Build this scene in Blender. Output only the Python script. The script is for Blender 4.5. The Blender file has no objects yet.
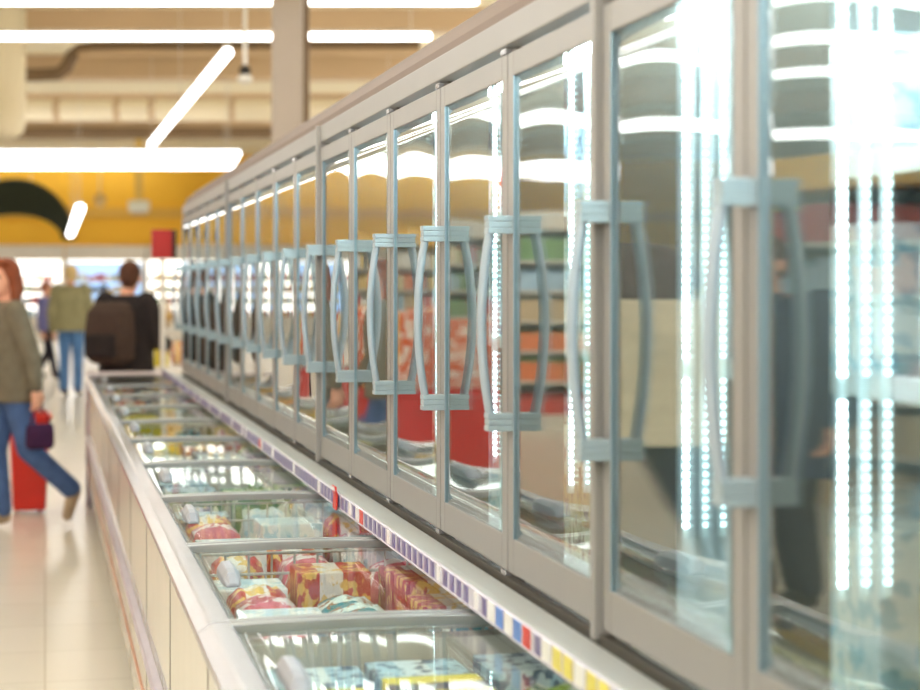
import bpy, bmesh, math, random
from mathutils import Vector, Matrix, Euler

random.seed(11)
S = bpy.context.scene
COL = S.collection
R = math.radians

# ------------------------------------------------------------------ camera numbers
F = 1850.0
H = 1.5
VPX, VPY = 45.0, 287.0
TH = math.atan((460 - VPX) / F)
CS, SN = math.cos(TH), math.sin(TH)


def at(px, py, d):
    """point seen at photograph pixel (px,py) at distance d along the view axis"""
    lat = (px - 460) / F * d
    return Vector((lat * CS + d * SN, -lat * SN + d * CS, H - (py - VPY) / F * d))


# ------------------------------------------------------------------ materials
def lin(c):
    return tuple((v / 12.92 if v <= 0.04045 else ((v + 0.055) / 1.055) ** 2.4) for v in c)


def rgb(r, g, b):
    return lin((r / 255, g / 255, b / 255)) + (1,)


def nd(nt, t, **kw):
    n = nt.nodes.new(t)
    for k, v in kw.items():
        setattr(n, k, v)
    return n


def mat(name, col, rough=0.5, metal=0.0, var=0.06, scale=8.0, spec=0.5, bump=0.0, aniso=None):
    m = bpy.data.materials.new(name)
    m.use_nodes = True
    nt = m.node_tree
    b = nt.nodes['Principled BSDF']
    b.inputs['Roughness'].default_value = rough
    b.inputs['Metallic'].default_value = metal
    b.inputs['Specular IOR Level'].default_value = spec
    tc = nd(nt, 'ShaderNodeTexCoord')
    no = nd(nt, 'ShaderNodeTexNoise')
    no.inputs['Scale'].default_value = scale
    no.inputs['Detail'].default_value = 3
    nt.links.new(tc.outputs['Object'], no.inputs['Vector'])
    rp = nd(nt, 'ShaderNodeValToRGB')
    rp.color_ramp.elements[0].position = 0.3
    rp.color_ramp.elements[1].position = 0.7
    rp.color_ramp.elements[0].color = tuple(max(0, c * (1 - var)) for c in col[:3]) + (1,)
    rp.color_ramp.elements[1].color = tuple(min(1, c * (1 + var)) for c in col[:3]) + (1,)
    nt.links.new(no.outputs['Fac'], rp.inputs['Fac'])
    nt.links.new(rp.outputs['Color'], b.inputs['Base Color'])
    if bump:
        bp = nd(nt, 'ShaderNodeBump')
        bp.inputs['Strength'].default_value = bump
        bp.inputs['Distance'].default_value = 0.01
        nt.links.new(no.outputs['Fac'], bp.inputs['Height'])
        nt.links.new(bp.outputs['Normal'], b.inputs['Normal'])
    return m


def emit(name, col, strength):
    m = bpy.data.materials.new(name)
    m.use_nodes = True
    nt = m.node_tree
    nt.nodes.clear()
    e = nd(nt, 'ShaderNodeEmission')
    e.inputs['Color'].default_value = col
    e.inputs['Strength'].default_value = strength
    o = nd(nt, 'ShaderNodeOutputMaterial')
    nt.links.new(e.outputs[0], o.inputs[0])
    return m


def glass(name, tint, boost=2.0, f0=0.04, rough=0.0, amount=1.0):
    """coated pane: clear transmission plus angle dependent mirror reflection"""
    m = bpy.data.materials.new(name)
    m.use_nodes = True
    nt = m.node_tree
    nt.nodes.clear()
    geo = nd(nt, 'ShaderNodeNewGeometry')
    dot = nd(nt, 'ShaderNodeVectorMath', operation='DOT_PRODUCT')
    nt.links.new(geo.outputs['Normal'], dot.inputs[0])
    nt.links.new(geo.outputs['Incoming'], dot.inputs[1])
    ab = nd(nt, 'ShaderNodeMath', operation='ABSOLUTE')
    nt.links.new(dot.outputs['Value'], ab.inputs[0])
    om = nd(nt, 'ShaderNodeMath', operation='SUBTRACT')
    om.inputs[0].default_value = 1.0
    nt.links.new(ab.outputs[0], om.inputs[1])
    pw = nd(nt, 'ShaderNodeMath', operation='POWER')
    nt.links.new(om.outputs[0], pw.inputs[0])
    pw.inputs[1].default_value = 5.0
    ma = nd(nt, 'ShaderNodeMath', operation='MULTIPLY_ADD')
    nt.links.new(pw.outputs[0], ma.inputs[0])
    ma.inputs[1].default_value = 1 - f0
    ma.inputs[2].default_value = f0
    # several interfaces: nR/(1+(n-1)R)
    top = nd(nt, 'ShaderNodeMath', operation='MULTIPLY')
    nt.links.new(ma.outputs[0], top.inputs[0])
    top.inputs[1].default_value = boost
    bot = nd(nt, 'ShaderNodeMath', operation='MULTIPLY_ADD')
    nt.links.new(ma.outputs[0], bot.inputs[0])
    bot.inputs[1].default_value = boost - 1
    bot.inputs[2].default_value = 1.0
    dv = nd(nt, 'ShaderNodeMath', operation='DIVIDE')
    nt.links.new(top.outputs[0], dv.inputs[0])
    nt.links.new(bot.outputs[0], dv.inputs[1])
    tr = nd(nt, 'ShaderNodeBsdfTransparent')
    tr.inputs['Color'].default_value = tint
    gl = nd(nt, 'ShaderNodeBsdfGlossy')
    gl.inputs['Roughness'].default_value = rough
    gl.inputs['Color'].default_value = (1, 1, 1, 1)
    mx = nd(nt, 'ShaderNodeMixShader')
    am = nd(nt, 'ShaderNodeMath', operation='MULTIPLY')
    nt.links.new(dv.outputs[0], am.inputs[0])
    am.inputs[1].default_value = amount
    nt.links.new(am.outputs[0], mx.inputs[0])
    nt.links.new(tr.outputs[0], mx.inputs[1])
    nt.links.new(gl.outputs[0], mx.inputs[2])
    o = nd(nt, 'ShaderNodeOutputMaterial')
    nt.links.new(mx.outputs[0], o.inputs[0])
    return m


def printed(name, base, accent, third, rough=0.35, scale=9.0, band=(0.3, 0.62), axis='Y'):
    """printed packaging: base colour, a broad band and a blotchy picture"""
    m = bpy.data.materials.new(name)
    m.use_nodes = True
    nt = m.node_tree
    b = nt.nodes['Principled BSDF']
    b.inputs['Roughness'].default_value = rough
    tc = nd(nt, 'ShaderNodeTexCoord')
    sp = nd(nt, 'ShaderNodeSeparateXYZ')
    nt.links.new(tc.outputs['Generated'], sp.inputs[0])
    r1 = nd(nt, 'ShaderNodeValToRGB')
    r1.color_ramp.interpolation = 'CONSTANT'
    els = r1.color_ramp.elements
    els[0].position = 0.0
    els[0].color = base
    els[1].position = band[0]
    els[1].color = accent
    e = els.new(band[1])
    e.color = base
    nt.links.new(sp.outputs[axis], r1.inputs['Fac'])
    vo = nd(nt, 'ShaderNodeTexNoise')
    vo.inputs['Scale'].default_value = scale * 0.8
    vo.inputs['Detail'].default_value = 2.5
    oi = nd(nt, 'ShaderNodeObjectInfo')
    av = nd(nt, 'ShaderNodeVectorMath', operation='ADD')
    nt.links.new(tc.outputs['Generated'], av.inputs[0])
    nt.links.new(oi.outputs['Location'], av.inputs[1])
    nt.links.new(av.outputs[0], vo.inputs['Vector'])
    r2 = nd(nt, 'ShaderNodeValToRGB')
    r2.color_ramp.elements[0].position = 0.52
    r2.color_ramp.elements[0].color = (0, 0, 0, 1)
    r2.color_ramp.elements[1].position = 0.57
    r2.color_ramp.elements[1].color = (1, 1, 1, 1)
    nt.links.new(vo.outputs['Fac'], r2.inputs['Fac'])
    mx = nd(nt, 'ShaderNodeMix', data_type='RGBA')
    nt.links.new(r2.outputs['Color'], mx.inputs[0])
    nt.links.new(r1.outputs['Color'], mx.inputs[6])
    mx.inputs[7].default_value = third
    nt.links.new(mx.outputs[2], b.inputs['Base Color'])
    return m


M = {}
M['frame'] = mat('door_frame_paint', rgb(142, 140, 138), 0.42, 0.0, 0.02)
M['dark'] = mat('dark_gasket', rgb(40, 36, 34), 0.6)
M['white_paint'] = mat('white_enamel', rgb(172, 173, 171), 0.35, 0, 0.02)
M['taupe'] = mat('taupe_cover', rgb(112, 93, 80), 0.5, 0, 0.03)
M['handle'] = mat('blue_grey_handle', rgb(146, 158, 168), 0.3, 0.0, 0.03)
M['handle_cap'] = mat('pale_blue_grey_bracket', rgb(150, 165, 172), 0.35, 0.0, 0.03)
M['mullion'] = mat('mullion_grey', rgb(70, 66, 60), 0.6)
M['inner'] = mat('liner_white', rgb(215, 220, 222), 0.5, 0, 0.02)
M['chest_panel'] = mat('chest_cream_panel', rgb(190, 185, 173), 0.22, 0, 0.02)
M['seam'] = mat('panel_seam', rgb(70, 66, 60), 0.6)
M['rim'] = mat('chest_rim_aluminium', rgb(160, 160, 164), 0.2, 0.5, 0.03)
M['bumper'] = mat('lilac_bumper', rgb(176, 168, 180), 0.35, 0.2)
M['stripe'] = mat('terracotta_stripe', rgb(190, 140, 118), 0.5)
M['kick'] = mat('kick_plate', rgb(150, 142, 130), 0.5)
M['lid_bar'] = mat('lid_bar_grey', rgb(150, 152, 152), 0.3, 0.4)
M['grip'] = mat('grip_plastic', rgb(146, 148, 156), 0.4)
M['basin'] = mat('basin_beige', rgb(150, 140, 120), 0.5)
M['wire'] = mat('white_wire', rgb(225, 225, 222), 0.4)
M['rail'] = mat('price_rail_lilac', rgb(205, 200, 214), 0.25)
M['tag_purple'] = mat('price_tag_purple', rgb(108, 98, 146), 0.4)
M['tag_white'] = mat('price_tag_white', rgb(232, 230, 232), 0.4)
M['tag_yellow'] = mat('price_tag_yellow', rgb(224, 208, 92), 0.4)
M['tag_red'] = mat('price_tag_red', rgb(206, 52, 40), 0.4)
M['tag_blue'] = mat('price_tag_blue', rgb(92, 134, 214), 0.4)
M['door_glass'] = glass('door_glass', (0.86, 0.93, 0.92, 1), 2.2, 0.04, 0.0, 0.8)
M['lid_glass'] = glass('lid_glass', (0.95, 0.975, 0.965, 1), 1.0, 0.02, 0.0, 0.45)
M['seal'] = mat('seal_blue_grey', rgb(128, 150, 162), 0.3)
M['glass_edge'] = mat('glass_edge_teal', rgb(110, 170, 178), 0.2, 0, 0.05)
M['led'] = emit('led_cool_white', (0.78, 0.95, 1.0, 1), 40)
M['led_ghost'] = emit('led_ghost_reflection', (0.72, 0.94, 1.0, 1), 9)  # dim glow for the mirrored LED columns
M['inner_fill'] = emit('inner_fill_glow', (0.8, 0.96, 1.0, 1), 6)  # fill glow added to brighten the packs behind the doors
M['top_light'] = emit('freezer_top_light', (0.8, 0.96, 1.0, 1), 150)
M['chest_fill'] = emit('chest_fill', (0.95, 0.98, 1.0, 1), 5)  # fill glow added to brighten the chest contents
M['led_bar'] = mat('led_bar_plastic', rgb(225, 238, 242), 0.4)
M['tube'] = emit('lamp_diffuser', (1.0, 0.985, 0.96, 1), 10)
M['lamp_body'] = mat('lamp_housing_white', rgb(225, 222, 215), 0.4)
M['ceil'] = mat('ceiling_beige', rgb(240, 230, 202), 0.8, 0, 0.04, 0.4)
M['beam'] = mat('beam_tan', rgb(206, 178, 142), 0.8, 0, 0.04, 0.8)
M['duct'] = mat('duct_pale', rgb(240, 228, 200), 0.5, 0.0, 0.03, 0.8)
M['tray'] = mat('tray_brown', rgb(128, 104, 76), 0.6, 0, 0.06, 2)
M['yellow'] = mat('wall_yellow', rgb(255, 198, 58), 0.7, 0, 0.04, 0.3)
M['cream'] = mat('wall_cream', rgb(228, 218, 200), 0.8, 0, 0.03, 0.4)
M['column'] = mat('column_grey', rgb(170, 158, 146), 0.7, 0, 0.03, 2)
M['sign_green'] = mat('sign_dark_green', rgb(22, 36, 14), 0.5, 0, 0.1)
M['sign_edge'] = mat('sign_brown_edge', rgb(92, 66, 30), 0.5)
M['skin'] = mat('skin', rgb(222, 160, 132), 0.5, 0, 0.05, 30)
M['eye'] = mat('eye_dark', rgb(40, 30, 26), 0.2)
M['lip'] = mat('lip', rgb(180, 90, 84), 0.4)


def floor_mat():
    m = bpy.data.materials.new('floor_tiles')
    m.use_nodes = True
    nt = m.node_tree
    b = nt.nodes['Principled BSDF']
    b.inputs['Roughness'].default_value = 0.22
    tc = nd(nt, 'ShaderNodeTexCoord')
    br = nd(nt, 'ShaderNodeTexBrick')
    br.offset = 0.0
    br.inputs['Color1'].default_value = rgb(236, 231, 220)
    br.inputs['Color2'].default_value = rgb(233, 228, 216)
    br.inputs['Mortar'].default_value = rgb(206, 198, 182)
    br.inputs['Scale'].default_value = 1.0
    br.inputs['Mortar Size'].default_value = 0.004
    br.inputs['Brick Width'].default_value = 0.6
    br.inputs['Row Height'].default_value = 0.6
    nt.links.new(tc.outputs['Object'], br.inputs['Vector'])
    nt.links.new(br.outputs['Color'], b.inputs['Base Color'])
    return m


M['floor'] = floor_mat()


# ------------------------------------------------------------------ mesh helpers
class MB:
    def __init__(self):
        self.bm = bmesh.new()
        self.mi = 0

    def face(self, vs):
        try:
            f = self.bm.faces.new(vs)
            f.material_index = self.mi
            return f
        except ValueError:
            return None

    def box(self, x0, x1, y0, y1, z0, z1):
        v = [self.bm.verts.new(p) for p in ((x0, y0, z0), (x1, y0, z0), (x1, y1, z0), (x0, y1, z0),
                                            (x0, y0, z1), (x1, y0, z1), (x1, y1, z1), (x0, y1, z1))]
        for q in ((3, 2, 1, 0), (4, 5, 6, 7), (0, 1, 5, 4), (1, 2, 6, 5), (2, 3, 7, 6), (3, 0, 4, 7)):
            self.face([v[i] for i in q])
        return self

    def prism(self, prof, y0, y1):
        """profile of (x,z) points extruded along y"""
        a = [self.bm.verts.new((x, y0, z)) for x, z in prof]
        b = [self.bm.verts.new((x, y1, z)) for x, z in prof]
        n = len(prof)
        self.face(a)
        self.face(b[::-1])
        for i in range(n):
            j = (i + 1) % n
            self.face([a[j], a[i], b[i], b[j]])
        return self

    def rings(self, rings, cap=True):
        """closed loops lofted together"""
        L = [[self.bm.verts.new(p) for p in r] for r in rings]
        n = len(L[0])
        for a, b in zip(L, L[1:]):
            for i in range(n):
                j = (i + 1) % n
                self.face([a[i], a[j], b[j], b[i]])
        if cap:
            self.face(L[0][::-1])
            self.face(L[-1])
        return self

    def tube(self, pts, r, seg=10, flat=1.0):
        pts = [Vector(p) for p in pts]
        rings = []
        for i, p in enumerate(pts):
            t = (pts[min(i + 1, len(pts) - 1)] - pts[max(i - 1, 0)]).normalized()
            up = Vector((0, 0, 1)) if abs(t.z) < 0.9 else Vector((0, 1, 0))
            u = t.cross(up).normalized()
            w = u.cross(t).normalized()
            rr = r[i] if isinstance(r, (list, tuple)) else r
            rings.append([p + (u * math.cos(2 * math.pi * k / seg) + w * math.sin(2 * math.pi * k / seg) * flat) * rr
                          for k in range(seg)])
        return self.rings(rings)

    def ell(self, c, r, seg=16, rg=10, rot=None):
        m = Matrix.Translation(Vector(c)) @ (rot.to_4x4() if rot else Matrix.Identity(4)) @ Matrix.Diagonal((r[0], r[1], r[2], 1))
        g = bmesh.ops.create_uvsphere(self.bm, u_segments=seg, v_segments=rg, radius=1, matrix=m)
        for v in g['verts']:
            for f in v.link_faces:
                f.material_index = self.mi
        return self

    def cap(self, a, b, ra, rb, seg=12):
        """tapered limb with round ends"""
        a, b = Vector(a), Vector(b)
        self.ell(a, (ra, ra, ra), seg, 8)
        self.ell(b, (rb, rb, rb), seg, 8)
        if (b - a).length > 1e-5:
            self.tube([a, b], [ra, rb], seg)
        return self

    def build(self, name, mats, parent=None, smooth=False, bevel=0.0, loc=None):
        bmesh.ops.recalc_face_normals(self.bm, faces=self.bm.faces)
        me = bpy.data.meshes.new(name)
        self.bm.to_mesh(me)
        self.bm.free()
        for m in (mats if isinstance(mats, (list, tuple)) else [mats]):
            me.materials.append(m)
        if smooth:
            for p in me.polygons:
                p.use_smooth = True
        o = bpy.data.objects.new(name, me)
        COL.objects.link(o)
        if parent:
            o.parent = parent
        if loc:
            o.location = loc
        if bevel:
            b = o.modifiers.new('soft', 'BEVEL')
            b.width = bevel
            b.segments = 2
            b.limit_method = 'ANGLE'
        return o


def tag(o, label=None, cat=None, group=None, kind=None):
    if label:
        o['label'] = label
    if cat:
        o['category'] = cat
    if group:
        o['group'] = group
    if kind:
        o['kind'] = kind
    return o


def thing(name, label, cat, loc=(0, 0, 0), rz=0.0, group=None):
    o = bpy.data.objects.new(name, None)
    COL.objects.link(o)
    o.location = loc
    o.rotation_euler = (0, 0, rz)
    o.empty_display_size = 0.1
    return tag(o, label, cat, group)


def copy_tree(o, parent=None):
    c = o.copy()
    COL.objects.link(c)
    c.parent = parent
    for ch in list(o.children):
        copy_tree(ch, c)
    return c


ORD = ['first', 'second', 'third', 'fourth', 'fifth', 'sixth', 'seventh', 'eighth', 'ninth', 'tenth',
       'eleventh', 'twelfth', 'thirteenth', 'fourteenth', 'fifteenth', 'sixteenth', 'seventeenth', 'eighteenth', 'nineteenth', 'twentieth']

# ------------------------------------------------------------------ the room
X0, X1, Y0, Y1, ZC = -26.0, 14.0, -9.0, 58.0, 5.6


def struct(name, mb, m):
    return tag(mb.build(name, m), kind='structure')


struct('floor', MB().box(X0, X1, Y0, Y1, -0.1, 0), M['floor'])
struct('ceiling', MB().box(X0, X1, Y0, Y1, ZC, ZC + 0.1), M['ceil'])
struct('wall_left', MB().box(X0 - 0.2, X0, Y0, Y1, 0, ZC), M['cream'])
struct('wall_right', MB().box(X1, X1 + 0.2, Y0, Y1, 0, ZC), M['cream'])
struct('wall_front', MB().box(X0, X1, Y0 - 0.2, Y0, 0, ZC), M['cream'])
struct('wall_back', MB().box(X0, X1, Y1, Y1 + 0.2, 0, ZC), M['yellow'])
# pale band across the top of the yellow wall's signage
struct('trim_1', MB().box(X0, X1, Y1 - 0.06, Y1, 3.62, 3.95), mat('wall_band_pale_yellow', rgb(230, 184, 84), 0.7, 0, 0.03, 0.5))
# roof beams crossing the sales floor, square to the camera axis
ROT = -TH
for k, (d, z0, z1, wd) in enumerate(((27.5, 5.3, 5.6, 0.5), (33.0, 5.2, 5.6, 0.6), (39.5, 5.2, 5.6, 0.6), (46.0, 5.2, 5.6, 0.7))):
    p = at(120, VPY, d)
    o = MB().box(-18, 9, -wd / 2, wd / 2, z0, z1).build('trim_%d' % (k + 2), M['beam'])
    o.location = (p.x, p.y, 0)
    o.rotation_euler.z = ROT
    tag(o, kind='structure')


# ------------------------------------------------------------------ lamps
def lamp(name, label, p0, p1, r=0.05, group=None):
    p0, p1 = Vector(p0), Vector(p1)
    t = thing(name, label, 'lamp', p0, math.atan2((p1 - p0).y, (p1 - p0).x), group)
    L = (p1 - p0).length
    pts = [(0, 0, 0), (0.012, 0, 0), (0.04, 0, 0), (L - 0.04, 0, 0), (L - 0.012, 0, 0), (L, 0, 0)]
    MB().tube(pts, [r * 0.5, r * 0.85, r, r, r * 0.85, r * 0.5], 14).build('diffuser', M['tube'], t, True)
    MB().box(0.0, L, -r * 0.7, r * 0.7, r * 0.8, r * 1.5).build('lamp_housing', M['lamp_body'], t)
    n = max(2, int(L / 5) + 1)
    for i in range(n):
        x = 0.2 + (L - 0.4) * i / (n - 1)
        MB().tube([(x, 0, r), (x, 0, ZC - p0.z)], 0.006, 6).build('suspension_cable', M['lamp_body'], t)
    return t


ZL = 4.0


def lamp_row(d, px_end, z, label, r=0.06, xs=-22):
    """long lamp square to the camera axis at axis distance d, ending at pixel px_end"""
    e = at(px_end, VPY, d)
    L = 26.0 if d < 30 else 14.0
    s = e + Vector((-math.cos(ROT), -math.sin(ROT), 0)) * L
    return lamp('pendant_lamp', label, (s.x, s.y, z), (e.x, e.y, z), r)


lamp_row(16.1, 478, ZL, 'long white strip lamp at the very top of the frame', 0.045)
lamp_row(18.45, 431, ZL, 'long white strip lamp passing behind the grey column', 0.036)
for i, (d, w) in enumerate(((34.7, 'upper'), (36.2, 'middle'), (38.2, 'lower'))):
    lamp_row(d, 240 - i * 3, ZL, '%s of the three far white strip lamps above the yellow wall' % w, 0.06)
# lamps that run along the aisle
a = at(228, 52, F * 2.5 / 235)
b = at(151, 144, F * 2.5 / 142)
lamp('pendant_lamp', 'slanting white tube lamp hanging above the freezer row', (a.x, a.y, ZL), (b.x, b.y, ZL), 0.052)
a = at(80, 208, F * 1.5 / 79)
b = at(70.5, 234, F * 1.5 / 53)
lamp('pendant_lamp', 'short tilted white tube lamp beside the dark green arch sign', (a.x, a.y, 3.0), (b.x, b.y, 3.0), 0.085)
# more lamps carry on over the rest of the shop, outside the frame
def lamp_span(d, xa, xb, z, label, r=0.055):
    """lamp square to the camera axis at axis distance d, from world x = xa to xb"""
    f = lambda x: (x, d / CS - x * math.tan(TH), z)
    return lamp('pendant_lamp', label, f(xa), f(xb), r)


for i, d in enumerate((-6.6, -5.2, -3.8, -2.4, -1.0, 0.4, 1.8, 3.2, 5.2, 8.0, 11.0, 13.8)):  # unseen rows, the nearest added closer and thicker to light the shop
    lamp_span(d, -22, 3.7, ZL, 'unseen strip lamp over the aisle nearer the camera, %s row of twelve' % ORD[i], 0.1 if d < 4 else 0.07)
for i, d in enumerate((25.4,)):
    lamp_span(d, -22, -3.2, ZL, 'strip lamp over the shelves left of the aisle, %s row past the camera dome' % ORD[i], 0.07)
for i, d in enumerate((4, 8, 12, 16, 20, 24, 28, 32, 36, 40, 44, 48)):  # unseen rows, packed dense and thick to add light
    lamp_span(d, 5.6, 13, ZL, 'unseen strip lamp behind the freezer row, %s row of twelve' % ORD[i], 0.12)

lamp('pendant_lamp', 'added wash lamp hidden along the top of the yellow far wall', (-14, 56.9, 5.2), (3.4, 56.9, 5.2), 0.065)  # wash lamp added to brighten the yellow wall, hidden by the far lamps

# ------------------------------------------------------------------ ceiling services
def cross(name, label, cat, px0, px1, d, build):
    c = at(px0, VPY, d)
    e = at(px1, VPY, d)
    t = thing(name, label, cat, (c.x, c.y, 0), ROT)
    build(t, (e - c).length)
    return t


def zpx(py, d):
    return H - (py - VPY) / F * d


def duct_round(t, L):
    d = 37.0
    z = zpx(110, d)
    MB().tube([(0, 0, z), (L, 0, z)], 0.22, 20).build('duct_pipe', M['duct'], t, True)
    for x in (7.7, 8.9, 9.6, 11.2):
        MB().tube([(x, 0, z), (x + 0.12, 0, z)], 0.245, 20).build('duct_collar', M['beam'], t, True)


cross('ceiling_duct', 'pale round ventilation duct crossing under the ceiling with collars', 'duct', -330, 420, 37.0, duct_round)


def duct_pipe(t, L):
    d = 42.0
    z = zpx(133, d)
    MB().tube([(0, 0, z), (L, 0, z)], 0.14, 16).build('duct_pipe', M['tray'], t, True)


cross('ceiling_pipe', 'thin brown pipe below the pale duct near the far lamps', 'pipe', -330, 330, 42.0, duct_pipe)


def tray(t, L):
    d = 30.0
    s = d / F
    zs = [(-400, 75), (38, 75), (58, 74), (66, 68), (72, 56), (80, 50), (95, 48), (420, 47)]
    pts = [((px + 400) * s, 0, zpx(py, d)) for px, py in zs]
    MB().tube(pts, 0.11, 12).build('bundled_pipe', M['tray'], t, True)
    pts2 = [((px + 400) * s, -0.14, zpx(py + 6, d)) for px, py in zs[5:]]
    MB().tube(pts2, 0.06, 10).build('thin_pipe', M['beam'], t, True)


cross('ceiling_cable_pipe', 'brown pipe with an S bend crossing under the beige ceiling', 'pipe', -400, 420, 30.0, tray)

c = at(4, VPY, 26)
t = thing('ceiling_duct_drop', 'pale vertical duct end hanging at the left edge', 'duct', (c.x, c.y, 0), ROT)
zb = zpx(139, 26)
MB().tube([(0, 0, ZC), (0, 0, zb + 0.25), (0, 0, zb + 0.1), (0, 0, zb + 0.02), (0, 0, zb)], [0.3, 0.3, 0.27, 0.18, 0.08], 24).build('duct_sleeve', M['duct'], t, True)

c = at(245, VPY, 17.4)
t = thing('ceiling_camera', 'small dome camera on a thin drop rod left of the grey column', 'camera', (c.x, c.y, 0))
MB().tube([(0, 0, ZC), (0, 0, zpx(66, 17.4))], 0.02, 8).build('drop_rod', M['lamp_body'], t)
MB().ell((0, 0, zpx(71, 17.4)), (0.055, 0.055, 0.06)).build('dark_lens_dome', M['dark'], t, True)
MB().ell((0, 0, zpx(79, 17.4)), (0.075, 0.075, 0.05)).build('dome_cover', M['lamp_body'], t, True)

c = at(288, VPY, 15.9)
t = thing('support_column', 'grey steel column rising behind the freezer row', 'column', (c.x, c.y, 0), ROT)
MB().box(-0.13, 0.13, -0.13, 0.13, 0, ZC).build('column_core', M['column'], t, bevel=0.01)
MB().box(0.13, 0.175, 0.05, 0.13, 0, ZC).build('shaded_face', M['tray'], t)  # brown strip standing in for the column's shaded right face
MB().box(-0.2, 0.2, -0.2, 0.2, 0, 0.02).build('base_plate', M['column'], t)

# dark green arch sign hung in front of the yellow wall
d = 55.0
s = d / F
c = at(14, 240, d)
t = thing('hanging_arch_sign', 'dark green arched sign hanging before the yellow wall', 'sign', c, ROT)
ro, ri = 60 * s, 44 * s
m = MB()
prof = []
for k in range(25):
    an = math.pi * k / 24
    prof.append((1.0 * ro * math.cos(an), ro * math.sin(an)))
for k in range(24, -1, -1):
    an = math.pi * k / 24
    prof.append((1.1 * ri * math.cos(an), ri * math.sin(an) * 0.58))
m.prism(prof, -0.08, 0.08)
m.build('arch_panel', M['sign_green'], t)
m = MB()
m.tube([(1.0 * ro * math.cos(math.pi * k / 24), 0, ro * math.sin(math.pi * k / 24)) for k in range(25)], 0.05, 8)
m.build('arch_trim', M['sign_edge'], t, True)
for x in (-0.5, 0.5):
    MB().tube([(x, 0, ro * 0.9), (x, 0, ZC - c.z)], 0.015, 6).build('suspension_cable', M['lamp_body'], t)

c = at(139, 206, 50)
t = thing('ceiling_exit_box', 'small pale box lamp hanging before the yellow wall', 'lamp', c, ROT)
MB().box(-0.28, 0.28, -0.1, 0.1, -0.15, 0.15).build('box_shell', mat('box_pale', rgb(222, 222, 206), 0.4), t, bevel=0.03)
MB().box(-0.2, 0.2, -0.08, 0.08, -0.22, -0.15).build('box_base', M['column'], t)
MB().box(-0.1, 0.1, -0.03, 0.03, 0.15, ZC - c.z).build('drop_bar', mat('pale_bar', rgb(228, 190, 100), 0.6), t)
c = at(100, 200, 50)
t = thing('ceiling_speaker', 'small round pale speaker hanging left of the pale box lamp', 'speaker', c, ROT)
MB().ell((0, 0, 0), (0.17, 0.17, 0.2)).build('speaker_shell', mat('speaker_tan', rgb(214, 180, 120), 0.5), t, True)
MB().tube([(0, 0, 0.15), (0, 0, ZC - c.z)], 0.015, 6).build('drop_rod', M['lamp_body'], t)

# ------------------------------------------------------------------ far wall chillers
lit = emit('chiller_light', (1.0, 0.96, 0.88, 1), 4)
blue_lit = emit('screen_blue', (0.45, 0.68, 1.0, 1), 1.8)
cab = mat('chiller_white', rgb(238, 232, 222), 0.4)
goods_mats = [mat('goods_%s' % n, c, 0.5) for n, c in (
    ('cream', rgb(236, 222, 186)), ('tan', rgb(196, 170, 130)), ('pale_blue', rgb(170, 200, 224)), ('red', rgb(196, 62, 48)),
    ('yellow', rgb(232, 196, 86)), ('green', rgb(110, 150, 86)), ('white', rgb(240, 240, 236)), ('orange', rgb(224, 120, 52)),
    ('dark', rgb(60, 56, 64)))]
for i in range(9):
    x0 = -9.0 + 2.4 * i
    t = thing('chiller_cabinet', 'white lit chiller cabinet along the yellow far wall, %s from the left' % ORD[i], 'chiller', (x0, Y1 - 1.1, 0), 0, 'chillers along the far wall')
    MB().box(0, 2.36, 0.9, 1.0, 0, 2.7).box(0, 0.06, 0, 0.9, 0, 2.7).box(2.3, 2.36, 0, 0.9, 0, 2.7).box(0.06, 2.3, -0.1, 0.9, 0, 0.6).build('cabinet_shell', cab, t)
    MB().box(0, 2.36, -0.15, 0.9, 2.3, 2.75).build('canopy', cab, t)
    MB().box(0.08, 2.28, -0.12, 0.3, 2.26, 2.3).build('canopy_light', lit, t)
    MB().box(0.1, 2.26, 0.84, 0.9, 0.62, 2.24).build('back_light', lit if i % 2 else blue_lit, t)
    for z in (0.95, 1.3, 1.65, 2.0):
        MB().box(0.06, 2.3, 0.2, 0.86, z, z + 0.03).build('shelf', cab, t)
    m = MB()
    for z in (0.6, 0.98, 1.33, 1.68):
        x = 0.12
        while x < 2.0:
            w = random.uniform(0.1, 0.28)
            m.mi = random.randrange(len(goods_mats))
            m.box(x, x + w - 0.02, 0.35, 0.7, z + 0.005, z + random.uniform(0.14, 0.27))
            x += w
    g = m.build('packed_groceries', goods_mats)
    g.location = (x0, Y1 - 1.1, 0)
    tag(g, 'rows of small chilled groceries inside the %s far wall chiller' % ORD[i], 'groceries', 'groceries in the far chillers', 'stuff')

# ------------------------------------------------------------------ upright glass-door freezers (right side)
XD = 0.877            # plane of the door fronts
W = 0.625             # door pitch
DB, DT = 0.948, 1.953  # door bottom and top
YA = 2.237            # a door joint that the photo shows
NMOD = 5              # doors per cabinet


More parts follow.
